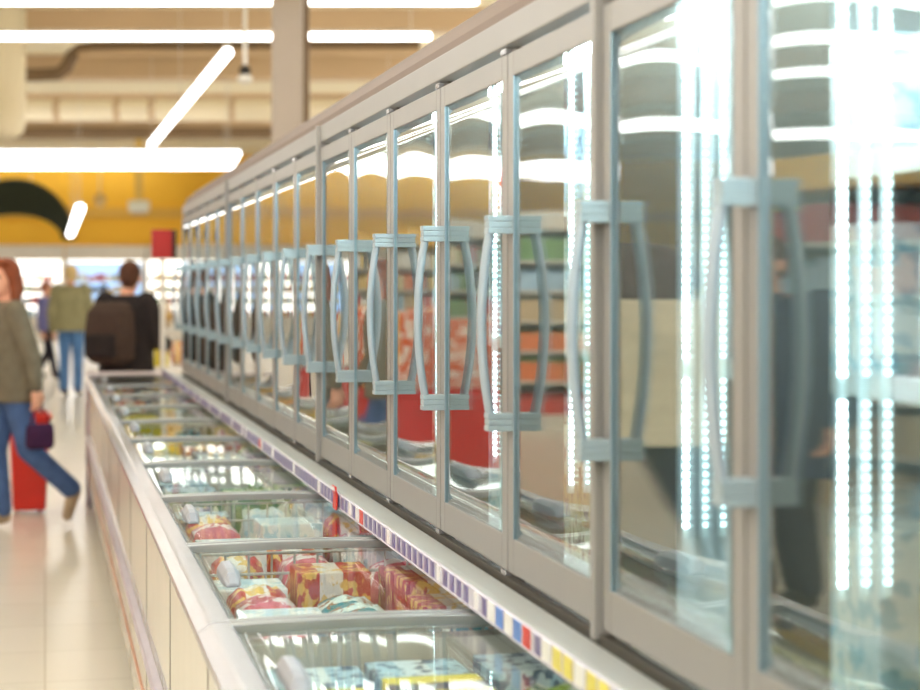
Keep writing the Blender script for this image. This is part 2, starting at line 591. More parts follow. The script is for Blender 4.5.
def pane(name, w, h, sag, th, parent, m, loc):
    """double glazed unit, drawn in slightly by the cold; thin slab in the local y-z plane facing -x"""
    nu, nv = 14, 20
    mb = MB()
    L = []
    for side in (0, 1):
        rows = []
        for j in range(nv + 1):
            row = []
            for i in range(nu + 1):
                u, v = 2 * i / nu - 1, 2 * j / nv - 1
                x = sag * (1 - u * u) * (1 - v * v * v * v) + side * th
                row.append(mb.bm.verts.new((x, (u + 1) / 2 * w, (v + 1) / 2 * h)))
            rows.append(row)
        L.append(rows)
    for side in (0, 1):
        g = L[side]
        for j in range(nv):
            for i in range(nu):
                q = [g[j][i], g[j][i + 1], g[j + 1][i + 1], g[j + 1][i]]
                mb.face(q if side else q[::-1])
    a, b = L
    mb.mi = 1
    for i in range(nu):
        mb.face([a[0][i], a[0][i + 1], b[0][i + 1], b[0][i]])
        mb.face([a[nv][i], a[nv][i + 1], b[nv][i + 1], b[nv][i]])
    for j in range(nv):
        mb.face([a[j][0], a[j + 1][0], b[j + 1][0], b[j][0]])
        mb.face([a[j][nu], a[j + 1][nu], b[j + 1][nu], b[j][nu]])
    o = mb.build(name, [m, M['glass_edge']], parent, True)
    o.location = loc
    return o


SW = 0.042            # stile width
GAP = 0.008
SAG = 0.0022


def make_door(parent):
    w, h = W - GAP, DT - DB
    m = MB()
    m.box(0, 0.009, 0, SW, 0, h).box(0, 0.009, w - SW, w, 0, h)
    m.box(0, 0.009, SW, w - SW, 0, 0.068).box(0, 0.009, SW, w - SW, h - 0.047, h)
    d = m.build('door', M['frame'], parent, bevel=0.002)
    m = MB()
    e = 0.0018
    m.box(-0.0006, 0.004, w - SW - e, w - SW + 0.0005, 0.068, h - 0.047)
    m.build('glazing_seal', M['seal'], d)
    pane('glass', w - 2 * SW, h - 0.115, SAG, 0.004, d, M['door_glass'], (0.003, SW, 0.068))
    # bow handle on the far stile
    yc = w - SW * 0.5
    z0, z1 = 1.222 - DB, 1.638 - DB
    m = MB()
    n = 18
    rings = []
    for k in range(n + 1):
        tt = k / n
        z = z0 + 0.018 + (z1 - z0 - 0.036) * tt
        off = -(0.037 + 0.021 * math.sin(math.pi * tt) ** 0.8)
        a, b = 0.009, 0.013
        rings.append([(off + a * math.cos(q), yc + b * math.sin(q), z) for q in [2 * math.pi * i / 12 for i in range(12)]])
    m.rings(rings)
    hd = m.build('handle', M['handle'], d, True)
    return d, yc, z0, z1


def add_brackets(d, yc, z0, z1):
    for z in (z0, z1):
        m = MB()
        s = 1 if z == z0 else -1
        zz = sorted((z, z + s * 0.036))
        h3 = (zz[1] - zz[0]) / 3
        for k in range(3):
            m.box(-0.049 + (0.001 if k == 1 else 0), 0.001, yc - 0.017, yc + 0.017, zz[0] + k * h3 + 0.0007, zz[0] + (k + 1) * h3 - 0.0007)
        m.box(-0.046, 0.0, yc - 0.015, yc + 0.015, zz[0] + 0.001, zz[1] - 0.001)
        m.build('handle_bracket', M['handle_cap'], d, bevel=0.001)


def led_mesh():
    m = MB()
    for c, x in enumerate((0.012, 0.045, 0.075)):  # second and third columns imitate reflections of the first in the panes
        m.mi = 1 if c else 0
        z = 0.0
        while z < 0.82:
            if abs(z - 0.255) > 0.012:
                s = 0.0032 if c == 0 else 0.0028
                m.box(x - s, x + s, -0.0025, 0.0, z - s * 0.8, z + s * 0.8)
            z += 0.0135
    return m


LED_Y, LED_X, LED_Z = -0.032, 0.108, 1.12


def make_cabinet():
    L = W * NMOD
    t = thing('glass_door_freezer', 'x', 'freezer')
    m = MB()
    # local frame: x=0 door plane, y=0 near end, z world
    m.box(0.04, 0.86, 0, 0.03, 0.86, 2.02).box(0.04, 0.86, L - 0.03, L, 0.86, 2.02)
    m.box(0.75, 0.86, 0.03, L - 0.03, 0.86, 2.02)
    m.box(0.04, 0.75, 0.03, L - 0.03, 0.86, 0.93).box(0.04, 0.75, 0.03, L - 0.03, 1.965, 2.02)
    m.build('cabinet_shell', M['inner'], t)
    m = MB()
    m.prism([(0.0, 1.972), (0.03, 1.962), (0.06, 1.962), (0.06, 2.03), (0.0, 2.026)], 0.001, L - 0.001)
    m.build('header', M['frame'], t, bevel=0.002)
    m = MB()
    m.prism([(0.012, 2.027), (0.06, 2.027), (0.2, 2.027), (0.2, 2.118), (0.075, 2.118), (0.065, 2.085), (0.03, 2.078), (0.022, 2.055), (0.012, 2.05)], 0.0, L)
    m.prism([(0.2, 2.02), (0.86, 2.02), (0.86, 2.10), (0.2, 2.10)], 0.0, L)
    m.build('canopy', M['taupe'], t)
    m = MB()
    m.box(0.03, 0.04, 0.03, L - 0.03, 0.932, 1.97)
    g = MB()
    for k in range(NMOD):
        a, b = k * W, (k + 1) * W
        g.box(0.036, 0.04, a + 0.03, b - 0.03, 1.945, 1.962).box(0.036, 0.04, a + 0.03, b - 0.03, 0.931, 0.95)
    m.bm.free()
    g.build('door_gasket', M['dark'], t)
    MB().box(-0.004, 0.0145, 0.001, L - 0.001, 0.908, 0.938).build('sill_gap_shade', M['mullion'], t)  # dark strip standing in for the shaded slot below the doors
    for k in range(NMOD + 1):
        y = k * W
        y0, y1 = max(0.0, y - 0.03), min(L, y + 0.03)
        if k == 0:
            y0, y1 = 0.0305, 0.045
        if k == NMOD:
            y0, y1 = L - 0.062, L - 0.0305
        mu = MB().box(0.0115, 0.105, y0, y1, 0.931, 1.964).build('mullion', M['mullion'], t)
        if k == 0:
            continue
        yb = y0
        for bx in (0.012, 0.045, 0.075):  # the two inner bars only carry the imitated reflection columns
            MB().box(LED_X + bx - 0.006, LED_X + bx + 0.006, yb, yb + 0.01, LED_Z - 0.02, LED_Z + 0.84).build('led_bar', M['led_bar'], mu)
        MB().box(0.1052, 0.1068, y0 + 0.025, y1 - 0.004, LED_Z, LED_Z + 0.82).build('inner_fill_strip', M['inner_fill'], mu)  # unseen strip added on the mullion's inner face to light the packs
        o = led_mesh().build('led_strip', [M['led'], M['led_ghost']], mu)
        o.location = (LED_X, yb - 0.0002, LED_Z)
    MB().box(0.13, 0.16, 0.05, L - 0.05, 1.955, 1.9645).build('interior_light', M['top_light'], t)
    for z in (1.365, 1.66):
        MB().box(0.2, 0.7, 0.031, L - 0.031, z, z + 0.014).box(0.192, 0.2, 0.031, L - 0.031, z - 0.012, z + 0.02).build('shelf', M['inner'], t)
    # joint cover strip at the near end of the cabinet
    MB().box(-0.014, 0.035, 0.0, 0.024, 0.93, 2.026).build('joint_strip', M['frame'], t, bevel=0.003)
    d, yc, z0, z1 = make_door(t)
    d.location = (0, GAP / 2, DB)
    add_brackets(d, yc, z0, z1)
    hm = MB()
    hm.box(-0.002, 0.03, -0.02, 0.02, -0.011, -0.001)
    h1 = hm.build('hinge', M['rim'], d, bevel=0.001)
    h1.location = (0, SW * 0.6, 0)
    h2 = MB().box(-0.002, 0.03, -0.02, 0.02, 0.001, 0.012).build('hinge', M['rim'], d, bevel=0.001)
    h2.location = (0, SW * 0.6, DT - DB)
    for k in range(1, NMOD):
        c = copy_tree(d, t)
        c.location = (0, k * W + GAP / 2, DB)
    return t


cab0 = make_cabinet()
ystart = YA + W - NMOD * W
labs = ['glass-door freezer nearest the camera with lit packs behind its pane',
        'glass-door freezer beyond the first vertical joint, five bow handles in sharp focus',
        'glass-door freezer third along the row, past the sharp handles',
        'glass-door freezer at the far end of the row, beside the red hanging sign']
for k in range(4):
    o = cab0 if k == 0 else copy_tree(cab0)
    o.location = (XD, ystart + k * NMOD * W, 0)
    tag(o, labs[k], 'freezer', 'upright glass-door freezers along the right')
YEND = ystart + 4 * NMOD * W

# ------------------------------------------------------------------ chest freezers in front
LP = 1.05             # lid pitch
YL = 3.41             # a lid joint the photo shows
XR = 0.335            # inner edge of the rim
ZR = 0.880
XB = 0.292            # front panel plane


def make_lid(parent):
    w = LP - 0.012
    x0, x1 = XR - 0.006, 0.83
    n = 10
    m = MB()
    prof_t, prof_b = [], []
    for i in range(n + 1):
        u = i / n
        x = x0 + (x1 - x0) * u
        z = 0.005 * (1 - (2 * u - 1) ** 2)
        prof_t.append((x, z + 0.005))
        prof_b.append((x, z))
    g = MB()
    ny = 8
    top = [[g.bm.verts.new((x, 0.026 + (w - 0.052) * j / ny, z)) for x, z in prof_t] for j in range(ny + 1)]
    bot = [[g.bm.verts.new((x, 0.026 + (w - 0.052) * j / ny, z)) for x, z in prof_b] for j in range(ny + 1)]
    for j in range(ny):
        for i in range(n):
            g.face([top[j][i], top[j][i + 1], top[j + 1][i + 1], top[j + 1][i]])
            g.face([bot[j][i], bot[j + 1][i], bot[j + 1][i + 1], bot[j][i + 1]])
    for j in range(ny):
        g.face([top[j][0], top[j + 1][0], bot[j + 1][0], bot[j][0]])
        g.face([top[j][n], bot[j][n], bot[j + 1][n], top[j + 1][n]])
    f = g.build('lid', M['lid_glass'], parent, True)
    for a, b in ((0, 0.026), (w - 0.026, w)):
        m = MB()
        m.prism([(x, z + 0.009) for x, z in prof_t] + [(x, z - 0.006) for x, z in prof_b[::-1]], a, b)
        m.build('crossbar', M['lid_bar'], f, bevel=0.002)
    gm = MB()
    rings = []
    for y, zt, xw in ((0, 0.01, 0.013), (0.02, 0.03, 0.018), (0.05, 0.036, 0.02), (0.15, 0.036, 0.02), (0.18, 0.03, 0.018), (0.2, 0.01, 0.013)):
        rings.append([(-xw, y, 0.002), (xw, y, 0.002), (xw * 0.9, y, zt * 0.7), (xw * 0.3, y, zt), (-xw * 0.5, y, zt), (-xw, y, zt * 0.55)])
    gm.rings(rings)
    gr = gm.build('grip', M['grip'], f, bevel=0.002)
    gr.location = (XR + 0.045, w / 2 - 0.1, 0.0065)
    return f


def make_chest():
    L = LP * 3
    t = thing('chest_freezer', 'x', 'freezer')
    e = 0.0
    m = MB()
    m.box(XB, XB + 0.05, e, L - e, 0.16, 0.845)              # front wall
    m.box(XB + 0.05, 1.06, e, L - e, 0.16, 0.30)             # bottom
    m.box(1.02, 1.06, e, L - e, 0.30, 0.85)                  # back wall
    m.box(XB + 0.05, 1.02, e, 0.03, 0.30, 0.845).box(XB + 0.05, 1.02, L - 0.03, L - e, 0.30, 0.845)
    m.mi = 1
    for k in range(3):
        m.box(XB - 0.0012, XB + 0.001, k * LP + 0.0, k * LP + 0.008, 0.16, 0.845)
    m.build('body', [M['chest_panel'], M['seam']], t)
    MB().box(XB + 0.0505, 1.0195, 0.0305, L - 0.0305, 0.301, 0.305).box(XB + 0.0505, XB + 0.056, 0.0305, L - 0.0305, 0.305, 0.843).box(1.0135, 1.0195, 0.0305, L - 0.0305, 0.305, 0.843).build('liner', M['basin'], t)
    MB().prism([(XB - 0.014, 0.846), (XB - 0.022, 0.852), (XB - 0.022, 0.862), (XB + 0.004, 0.884), (XR, 0.884), (XR, 0.872), (XR + 0.02, 0.868), (XR + 0.02, 0.846)], e, L - e).build('rim', M['rim'], t, bevel=0.004)
    MB().prism([(XB, 0.43), (XB - 0.02, 0.44), (XB - 0.024, 0.455), (XB - 0.02, 0.475), (XB, 0.485)], e, L - e).build('bumper', M['bumper'], t, bevel=0.003)
    MB().prism([(XB, 0.505), (XB - 0.008, 0.508), (XB - 0.008, 0.518), (XB, 0.521)], e, L - e).build('bumper_trim', M['rim'], t)
    MB().box(XB - 0.006, XB, e, L - e, 0.27, 0.285).build('stripe', M['stripe'], t)
    MB().box(XB + 0.06, 1.0, e, L - e, 0.0, 0.16).build('kick_plate', M['kick'], t)
    # ledge and price rail at the back, under the doors
    MB().prism([(0.788, 0.895), (0.80, 0.895), (0.80, 0.918), (0.862, 0.918), (0.862, 0.928), (0.80, 0.937), (0.788, 0.937)], e, L - e).build('ledge', M['white_paint'], t)
    rl = MB().prism([(0.7872, 0.8955), (0.7872, 0.936), (0.783, 0.934), (0.7835, 0.8975), (0.781, 0.8965), (0.782, 0.894)], e, L - e).build('price_rail', M['rail'], t)
    for k in range(50):
        tm = ['tag_purple'] * 3 + ['tag_white']
        mname = 'tag_purple'
        if k % 9 == 4:
            mname = 'tag_white'
        base = MB().box(0.7815, 0.7832, 0, 0.031, 0.9005, 0.932)
        if k == 0:
            tg0 = {}
        if mname not in tg0:
            tg0[mname] = base.build('price_tag', M[mname], rl)
            tg0[mname].location.y = 0.012 + k * 0.0625
        else:
            base.bm.free()
            c = tg0[mname].copy()
            COL.objects.link(c)
            c.location.y = 0.012 + k * 0.0625
    MB().box(0.995, 1.01, 0.06, L - 0.06, 0.835, 0.853).build('interior_light', M['chest_fill'], t)  # hidden strip added at the back to brighten the frozen goods
    # baskets dividing the bays
    for k in range(3):
        m = MB()
        ya, yb = k * LP + 0.05, (k + 1) * LP - 0.05
        for yy in (ya,):
            for z in (0.5, 0.6, 0.7, 0.8, 0.85):
                m.tube([(XB + 0.08, yy, z), (0.99, yy, z)], 0.004, 6)
            for i in range(12):
                x = XB + 0.08 + i * (0.91 - XB) / 11
                m.tube([(x, yy, 0.5), (x, yy, 0.85)], 0.003, 5)
        m.build('wire_divider', M['wire'], t)
    ld = make_lid(t)
    ld.location = (0, 0.006, ZR - 0.010)
    for k in (1, 2):
        c = copy_tree(ld, t)
        c.location = (0, k * LP + 0.006, ZR - 0.010)
    return t


ch0 = make_chest()
YC = YL - 3 * LP
labs = ['chest freezer nearest the camera, lid over yellow striped boxes',
        'chest freezer second along, its lids over red and pink packs',
        'chest freezer third along, white lamp glare on its lids',
        'chest freezer at the far end by the person in black']
for k in range(4):
    o = ch0 if k == 0 else copy_tree(ch0)
    o.location = (0, YC + k * 3 * LP, 0)
    tag(o, labs[k], 'freezer', 'chest freezers below the glass doors')
YCE = YC + 12 * LP
# recolour a few tags near the camera: they are yellow, red, blue and white in the photo
rails = [c for o in COL.objects if o.name.startswith('chest_freezer') and o.type == 'EMPTY' for c in o.children if c.name.startswith('price_rail')]
tagmesh = {}


def tag_mesh(n):
    if n not in tagmesh:
        b = MB().box(0.7815, 0.7832, 0, 0.046, 0.8995, 0.933)
        tmp = b.build('price_tag', M[n])
        tagmesh[n] = tmp.data
        bpy.data.objects.remove(tmp)
    return tagmesh[n]


bpy.context.view_layer.update()
special = {2.58: 'tag_yellow', 2.64: 'tag_white', 2.70: 'tag_yellow', 2.76: 'tag_yellow', 2.83: 'tag_white', 2.95: 'tag_red', 3.02: 'tag_blue', 3.08: 'tag_white',
           3.14: 'tag_blue', 3.20: 'tag_white', 2.52: 'tag_yellow', 4.6: 'tag_red', 4.66: 'tag_white', 6.9: 'tag_red', 7.5: 'tag_white', 2.40: 'tag_white', 2.34: 'tag_yellow'}
for rl in rails:
    for tg in rl.children:
        wy = tg.matrix_world.translation.y
        for yy, n in special.items():
            if abs(wy - yy) < 0.032:
                tg.data = tag_mesh(n)

# chest end cover
t = thing('freezer_end_cover', 'pale lilac-grey end cover closing the chest freezers by the person in black', 'panel', (0, YCE, 0))
MB().box(XB - 0.02, 1.06, 0.002, 0.05, 0.0, 0.86).build('end_panel', M['bumper'], t, bevel=0.01)
MB().box(XB - 0.02, 0.77, -0.36, 0.05, 0.909, 0.919).build('flat_top', mat('end_lilac', rgb(186, 174, 178), 0.5), t, bevel=0.004)
MB().box(XB, XB + 0.02, 0.003, 0.02, 0.86, 0.91).box(0.6, 0.62, 0.0, 0.02, 0.86, 0.91).build('bracket', M['rim'], t)

# red clip-on tag on the ledge
d = F * 0.785 / (CS * 295)
p = at(340, 489, d)
t = thing('promotion_tag', 'red promotional tag clipped upright over the price rail', 'tag', (0.776, p.y, 0.91))
m = MB()
m.prism([(-0.004, -0.018), (0.001, -0.018), (0.003, 0.02), (-0.001, 0.046), (-0.007, 0.046), (-0.002, 0.02)], -0.004, 0.05)
m.build('tag_card', M['tag_red'], t, bevel=0.001)
MB().box(-0.0075, -0.005, 0.0, 0.046, 0.034, 0.044).build('white_heading', M['tag_white'], t)

# ------------------------------------------------------------------ frozen goods
PK = {
    'red': printed('print_red', rgb(190, 28, 26), rgb(236, 226, 220), rgb(236, 190, 90), axis='X'),
    'pink': printed('print_pink', rgb(214, 84, 104), rgb(240, 224, 224), rgb(200, 60, 80), axis='Y'),
    'white': printed('print_white', rgb(238, 240, 240), rgb(206, 224, 232), rgb(176, 208, 222), axis='X'),
    'teal': printed('print_teal', rgb(22, 130, 146), rgb(220, 236, 236), rgb(150, 96, 60), axis='Y'),
    'green': printed('print_green', rgb(34, 110, 26), rgb(180, 210, 80), rgb(232, 236, 220), scale=7),
    'pea green': printed('print_pea', rgb(84, 150, 34), rgb(222, 222, 90), rgb(40, 110, 50), scale=6),
    'yellow': printed('print_yellow', rgb(226, 206, 50), rgb(58, 44, 78), rgb(230, 210, 70), axis='Y', band=(0.3, 0.66), scale=3),
    'pale blue': printed('print_pale_blue', rgb(176, 208, 224), rgb(222, 234, 240), rgb(90, 110, 140), scale=8, axis='X'),
    'purple': printed('print_purple', rgb(84, 56, 130), rgb(206, 196, 222), rgb(236, 200, 120), axis='X'),
    'orange': printed('print_orange', rgb(216, 90, 22), rgb(244, 206, 120), rgb(240, 232, 220), axis='X'),
    'brown': printed('print_brown', rgb(128, 88, 62), rgb(216, 190, 150), rgb(80, 48, 36), axis='Y'),
    'dark blue': printed('print_dark_blue', rgb(34, 60, 110), rgb(110, 150, 200), rgb(230, 230, 235), axis='Z'),
    'cream': printed('print_cream', rgb(232, 220, 190), rgb(206, 170, 100), rgb(150, 90, 60), axis='Z'),
}
PROTO = {}


def pack(kind, color):
    """prototype meshes: bag (pillow), box (carton), tub"""
    key = (kind, color)
    if key in PROTO:
        return PROTO[key]
    m = MB()
    if kind == 'bag':
        n = 8
        top, bot = [], []
        rnd = random.Random(hash(color) % 97 if False else len(color) * 7)
        for j in range(n + 1):
            rt, rb = [], []
            for i in range(n + 1):
                u, v = 2 * i / n - 1, 2 * j / n - 1
                hgt = 0.5 * ((1 - u ** 4) * (1 - v ** 4)) ** 0.6
                hgt += rnd.uniform(-0.05, 0.05) * (1 - u * u) * (1 - v * v)
                pin = 1 - 0.06 * (u * u * (1 - v * v) + v * v * (1 - u * u))
                x, y = u * 0.5 * pin, v * 0.5 * pin
                rt.append(m.bm.verts.new((x, y, 0.5 + hgt)))
                if i in (0, n) or j in (0, n):
                    rb.append(rt[-1])
                else:
                    rb.append(m.bm.verts.new((x, y, 0.5 - 0.9 * hgt)))
            top.append(rt)
            bot.append(rb)
        for j in range(n):
            for i in range(n):
                m.face([top[j][i], top[j][i + 1], top[j + 1][i + 1], top[j + 1][i]])
                q = [bot[j][i], bot[j + 1][i], bot[j + 1][i + 1], bot[j][i + 1]]
                if len(set(q)) == 4:
                    m.face(q)
        o = m.build('frozen_food_bag', PK[color], None, True)
    elif kind == 'tub':
        rs = []
        for z, r in ((0, 0.42), (0.02, 0.43), (0.82, 0.49), (0.83, 0.5), (0.98, 0.5), (1.0, 0.48)):
            rs.append([(r * math.cos(2 * math.pi * i / 20), r * math.sin(2 * math.pi * i / 20), z) for i in range(20)])
        m.rings(rs)
        o = m.build('ice_cream_tub', PK[color], None, False)
    else:
        m.box(-0.5, 0.5, -0.5, 0.5, 0, 1)
        # tucked end flap line
        m2 = m
        o = m2.build('frozen_food_box', PK[color], None, False, 0.02)
    PROTO[key] = o.data
    mods = [(x.name, x.type) for x in o.modifiers]
    bpy.data.objects.remove(o)
    return PROTO[key]


NAMES = {'bag': ('frozen_food_bag', 'frozen food bag', 'bag'), 'box': ('frozen_food_box', 'frozen food box', 'box'), 'tub': ('ice_cream_tub', 'ice cream tub', 'tub')}


def put(kind, color, loc, size, rz, label, group, tilt=0.0, tiltx=0.0):
    nm, ln, cat = NAMES[kind]
    o = bpy.data.objects.new(nm, pack(kind, color))
    COL.objects.link(o)
    o.location = loc
    o.scale = size
    o.rotation_euler = (tiltx, tilt, rz)
    if kind == 'box':
        b = o.modifiers.new('soft', 'BEVEL')
        b.width = 0.012
        b.segments = 2
    return tag(o, label, cat, group)


# what lies under each lid, counted from the bottom edge of the photo: rows of (kind, colour)
BAY = [
    [('box', 'yellow'), ('bag', 'pea green'), ('bag', 'green'), ('box', 'pale blue')],
    [('bag', 'pink'), ('bag', 'teal'), ('box', 'red'), ('box', 'white')],
    [('bag', 'red'), ('box', 'white'), ('bag', 'orange'), ('bag', 'pink')],
    [('box', 'pale blue'), ('bag', 'purple'), ('box', 'green'), ('bag', 'white')],
    [('box', 'white'), ('bag', 'pale blue'), ('box', 'purple'), ('bag', 'brown')],
    [('box', 'orange'), ('box', 'yellow'), ('bag', 'cream'), ('bag', 'green')],
    [('bag', 'orange'), ('box', 'yellow'), ('bag', 'teal'), ('box', 'cream')],
    [('box', 'brown'), ('bag', 'yellow'), ('bag', 'white'), ('box', 'red')],
    [('box', 'white'), ('bag', 'pink'), ('bag', 'brown'), ('box', 'dark blue')],
    [('bag', 'cream'), ('box', 'orange'), ('bag', 'green'), ('bag', 'pale blue')],
]
COLX = ('against the front wall', 'in the middle column', 'against the back wall')
for bi, kinds in enumerate(BAY):
    y0 = YL - LP + bi * LP
    rows = 5 if bi < 6 else 4
    step = (LP - 0.12) / rows
    for r in range(rows):
        for c in range(3):
            rnd = random.Random(bi * 100 + r * 10 + c)
            if bi == 0 and r > 1:
                zt = 0.857
            if bi == 3 and c == 1 and r < 4:
                zt = 0.76
            kind, color = kinds[(r + c * 2 + (bi % 2) * c) % 4] if rnd.random() < 0.75 else kinds[rnd.randrange(4)]
            if bi == 0:
                kind, color = {0: ('box', 'yellow'), 1: ('bag', 'pea green'), 2: ('bag', 'green')}[c] if r < 3 else (('box', 'yellow') if r == 3 else ('box', 'pale blue'))
                if r == 3 and c == 2:
                    kind, color = 'bag', 'green'
            if bi == 1 and c == 2:
                kind, color = ('box', 'red') if r > 1 else ('bag', 'teal')
            if bi == 1 and c < 2:
                kind, color = {(0, 2): ('bag', 'pink'), (1, 2): ('bag', 'teal'), (0, 3): ('bag', 'red'), (1, 3): ('bag', 'teal'), (0, 4): ('box', 'white'), (1, 4): ('box', 'red')}.get((c, r), (kind, color))
            x = (0.465, 0.66, 0.865)[c] + rnd.uniform(-0.008, 0.008)
            y = y0 + 0.06 + step * (r + 0.5)
            zt = 0.842 + rnd.uniform(-0.035, 0.008)
            lab = '%s %s %s, %s row under the %s glass lid' % (color, NAMES[kind][1], COLX[c], ORD[r], ORD[bi])
            grp = 'frozen goods under the %s glass lid' % ORD[bi]
            if kind == 'bag':
                put('bag', color, (x, y, zt - 0.20), (0.17, step * 0.9, 0.19), rnd.uniform(-0.06, 0.06), lab, grp, rnd.uniform(-0.05, 0.05), rnd.uniform(-0.05, 0.05))
            else:
                hh = zt - 0.60
                put('box', color, (x, y, zt - hh), (0.17, step * 0.88, hh), rnd.uniform(-0.03, 0.03), lab, grp)
            # stack below so that the pile rests on the bottom of the freezer
t = None
# pile fillers: the packs below the visible layer
for bi in range(10):
    y0 = YL - LP + bi * LP
    for c in range(3):
        x = (0.465, 0.66, 0.865)[c]
        kind, color = BAY[bi][(c + 1) % 4]
        put('box', color, (x, y0 + LP / 2, 0.3055), (0.17, LP - 0.16, 0.28), 0,
            '%s long shipping carton under the packs %s, %s glass lid' % (color, COLX[c], ORD[bi]), 'cartons at the bottom of the chest freezers')
# tall green carton standing in the fourth bay
put('box', 'green', (0.70, YL + 2.9, 0.6), (0.05, 0.02, 0.24), 0.1, 'tall green carton standing upright under the fourth glass lid', None)

# packs on the shelves behind the glass doors
SHELF = [
    (0.9305, 0.31, [('box', 'orange'), ('box', 'cream'), ('box', 'white'), ('box', 'red')], 'bottom'),
    (1.3805, 0.24, [('box', 'white'), ('tub', 'white'), ('box', 'pale blue'), ('box', 'green')], 'middle'),
    (1.6755, 0.2, [('box', 'white'), ('box', 'pale blue'), ('tub', 'pink'), ('box', 'dark blue')], 'top'),
]
for di in range(0, 14):
    y0 = YA + (di - 1) * W
    for z, hh, kinds, nm in SHELF:
        for q in range(2 if di > 4 else 3):
            n = 2 if di > 4 else 3
            rnd = random.Random(di * 50 + int(z * 10) + q)
            kind, color = kinds[rnd.randrange(4)]
            if nm == 'bottom':
                kind, color = 'box', ('cream', 'white', 'orange', 'cream', 'white')[di % 5]
            if di < 3 and nm == 'middle':
                kind, color = 'box', 'white' if q != 1 else 'pale blue'
            if di < 3 and nm == 'top':
                kind, color = 'box', ('white', 'pale blue', 'white')[q]
            y = y0 + 0.055 + (W - 0.11) * (q + 0.5) / n
            wd = (W - 0.11) / n * 0.92
            h2 = hh * rnd.uniform(0.75, 1.0)
            sz = (0.3, wd, h2) if kind != 'tub' else (min(wd, 0.17), min(wd, 0.17), h2 * 0.8)
            x = 1.24 + (0.0 if kind != 'tub' else -0.04)
            put(kind, color, (x, y, z), sz, rnd.uniform(-0.02, 0.02),
                '%s %s on %s shelf behind %s glass door, %s from far edge' % (color, NAMES[kind][1].replace('frozen food ', ''), nm, ORD[di], ORD[n - 1 - q]),
                'packs behind the %s glass door' % ORD[di])

# ------------------------------------------------------------------ other side of the aisle (seen mirrored in the doors)
SH_M = mat('shelf_steel_cream', rgb(214, 206, 192), 0.5)


def gondola(x, y, L, lab, rows):
    t = thing('shelf_unit', lab, 'shelf', (x, y, 0), 0, 'shelf units across the aisle')
    MB().box(-0.9, -0.85, 0, L, 0, 2.1).build('back_panel', SH_M, t)
    MB().box(-0.9, 0.0, 0, L, 0, 0.15).build('plinth', SH_M, t)
    MB().box(-0.9, 0.0, L, L + 0.03, 0, 2.1).build('end_panel', SH_M, t)
    MB().box(-0.9, 0.05, 0, L, 2.1, 2.3).build('canopy', M['yellow'] if rows % 2 else SH_M, t)
    for i in range(1, 6):
        z = 0.15 + i * 0.32
        MB().box(-0.85, -0.05, 0, L, z, z + 0.03).build('shelf', SH_M, t)
    m = MB()
    for i in range(6):
        z = 0.15 + i * 0.32 + (0.031 if i else 0.001)
        yy = 0.02
        base = random.randrange(len(goods_mats))
        while yy < L - 0.25:
            if random.random() < 0.3:
                base = random.randrange(len(goods_mats))
            w = random.uniform(0.12, 0.3)
            m.mi = base
            m.box(-0.75, -0.1, yy, yy + w - 0.015, z, z + random.uniform(0.15, 0.25))
            yy += w
    g = m.build('packed_groceries', goods_mats)
    g.location = (x, y, 0)
    tag(g, 'rows of packed groceries on ' + lab, 'groceries', 'groceries on the shelves across the aisle', 'stuff')


gondola(-3.0, 5.0, 3.6, 'shelf unit across the aisle nearest the camera, mirrored in the near doors', 0)
gondola(-3.0, 9.2, 3.6, 'second shelf unit across the aisle, mirrored in the doors', 1)
gondola(-3.4, 19.0, 5.0, 'third shelf unit across the aisle, behind the red bins', 0)
gondola(-3.4, 25.0, 5.0, 'fourth shelf unit across the aisle, towards the far wall', 1)

# red promotion bins with orange cartons
RED = mat('bin_red', rgb(206, 34, 28), 0.4, 0, 0.03)
for i, (x, y) in enumerate(((-1.05, 13.5), (-1.05, 15.0), (-1.15, 16.5))):
    t = thing('promotion_bin', 'round red promotion bin with white foot band across the aisle, %s of three' % ORD[i], 'bin', (x, y, 0), 0, 'red promotion bins')
    m = MB()
    ring = lambda r, z: [(r * math.cos(2 * math.pi * k / 32), r * math.sin(2 * math.pi * k / 32), z) for k in range(32)]
    m.rings([ring(0.56, 0.1), ring(0.6, 0.12), ring(0.6, 0.72), ring(0.62, 0.73), ring(0.62, 0.76), ring(0.58, 0.76), ring(0.58, 0.70)])
    m.build('bin_body', RED, t, False)
    MB().rings([ring(0.57, 0.0), ring(0.585, 0.02), ring(0.585, 0.09), ring(0.56, 0.099)]).build('foot_band', M['white_paint'], t)
    for k in range(4):
        an = k * math.pi / 2 + 0.4
        put('box', 'orange', (x + 0.29 * math.cos(an), y + 0.29 * math.sin(an), 0.761), (0.28, 0.28, 0.5 + 0.06 * (k % 2)), an + math.pi / 4,
            'orange carton standing on the %s red bin, %s clockwise' % (ORD[i], ORD[k]), 'orange cartons on the red bins')

# ------------------------------------------------------------------ things at the far end of the row
c = at(164, 300, 13.5)
t = thing('hanging_red_sign', 'red sign panel with dark edge standing at the far end of the freezers', 'sign', (c.x, c.y + 0.15, 0), 0.3)
zt, zb2 = zpx(229, 13.5), zpx(258, 13.5)
MB().box(-0.085, 0.07, -0.02, 0.02, zb2, zt).build('sign_panel', mat('sign_red', rgb(168, 34, 36), 0.5), t, bevel=0.01)
MB().box(0.07, 0.1, -0.025, 0.025, zb2, zt).build('sign_edge', M['dark'], t)
MB().box(-0.015, 0.015, -0.015, 0.015, 0.03, zb2).build('sign_post', M['lamp_body'], t)
MB().box(-0.15, 0.15, -0.12, 0.12, 0, 0.03).build('sign_foot', M['dark'], t)

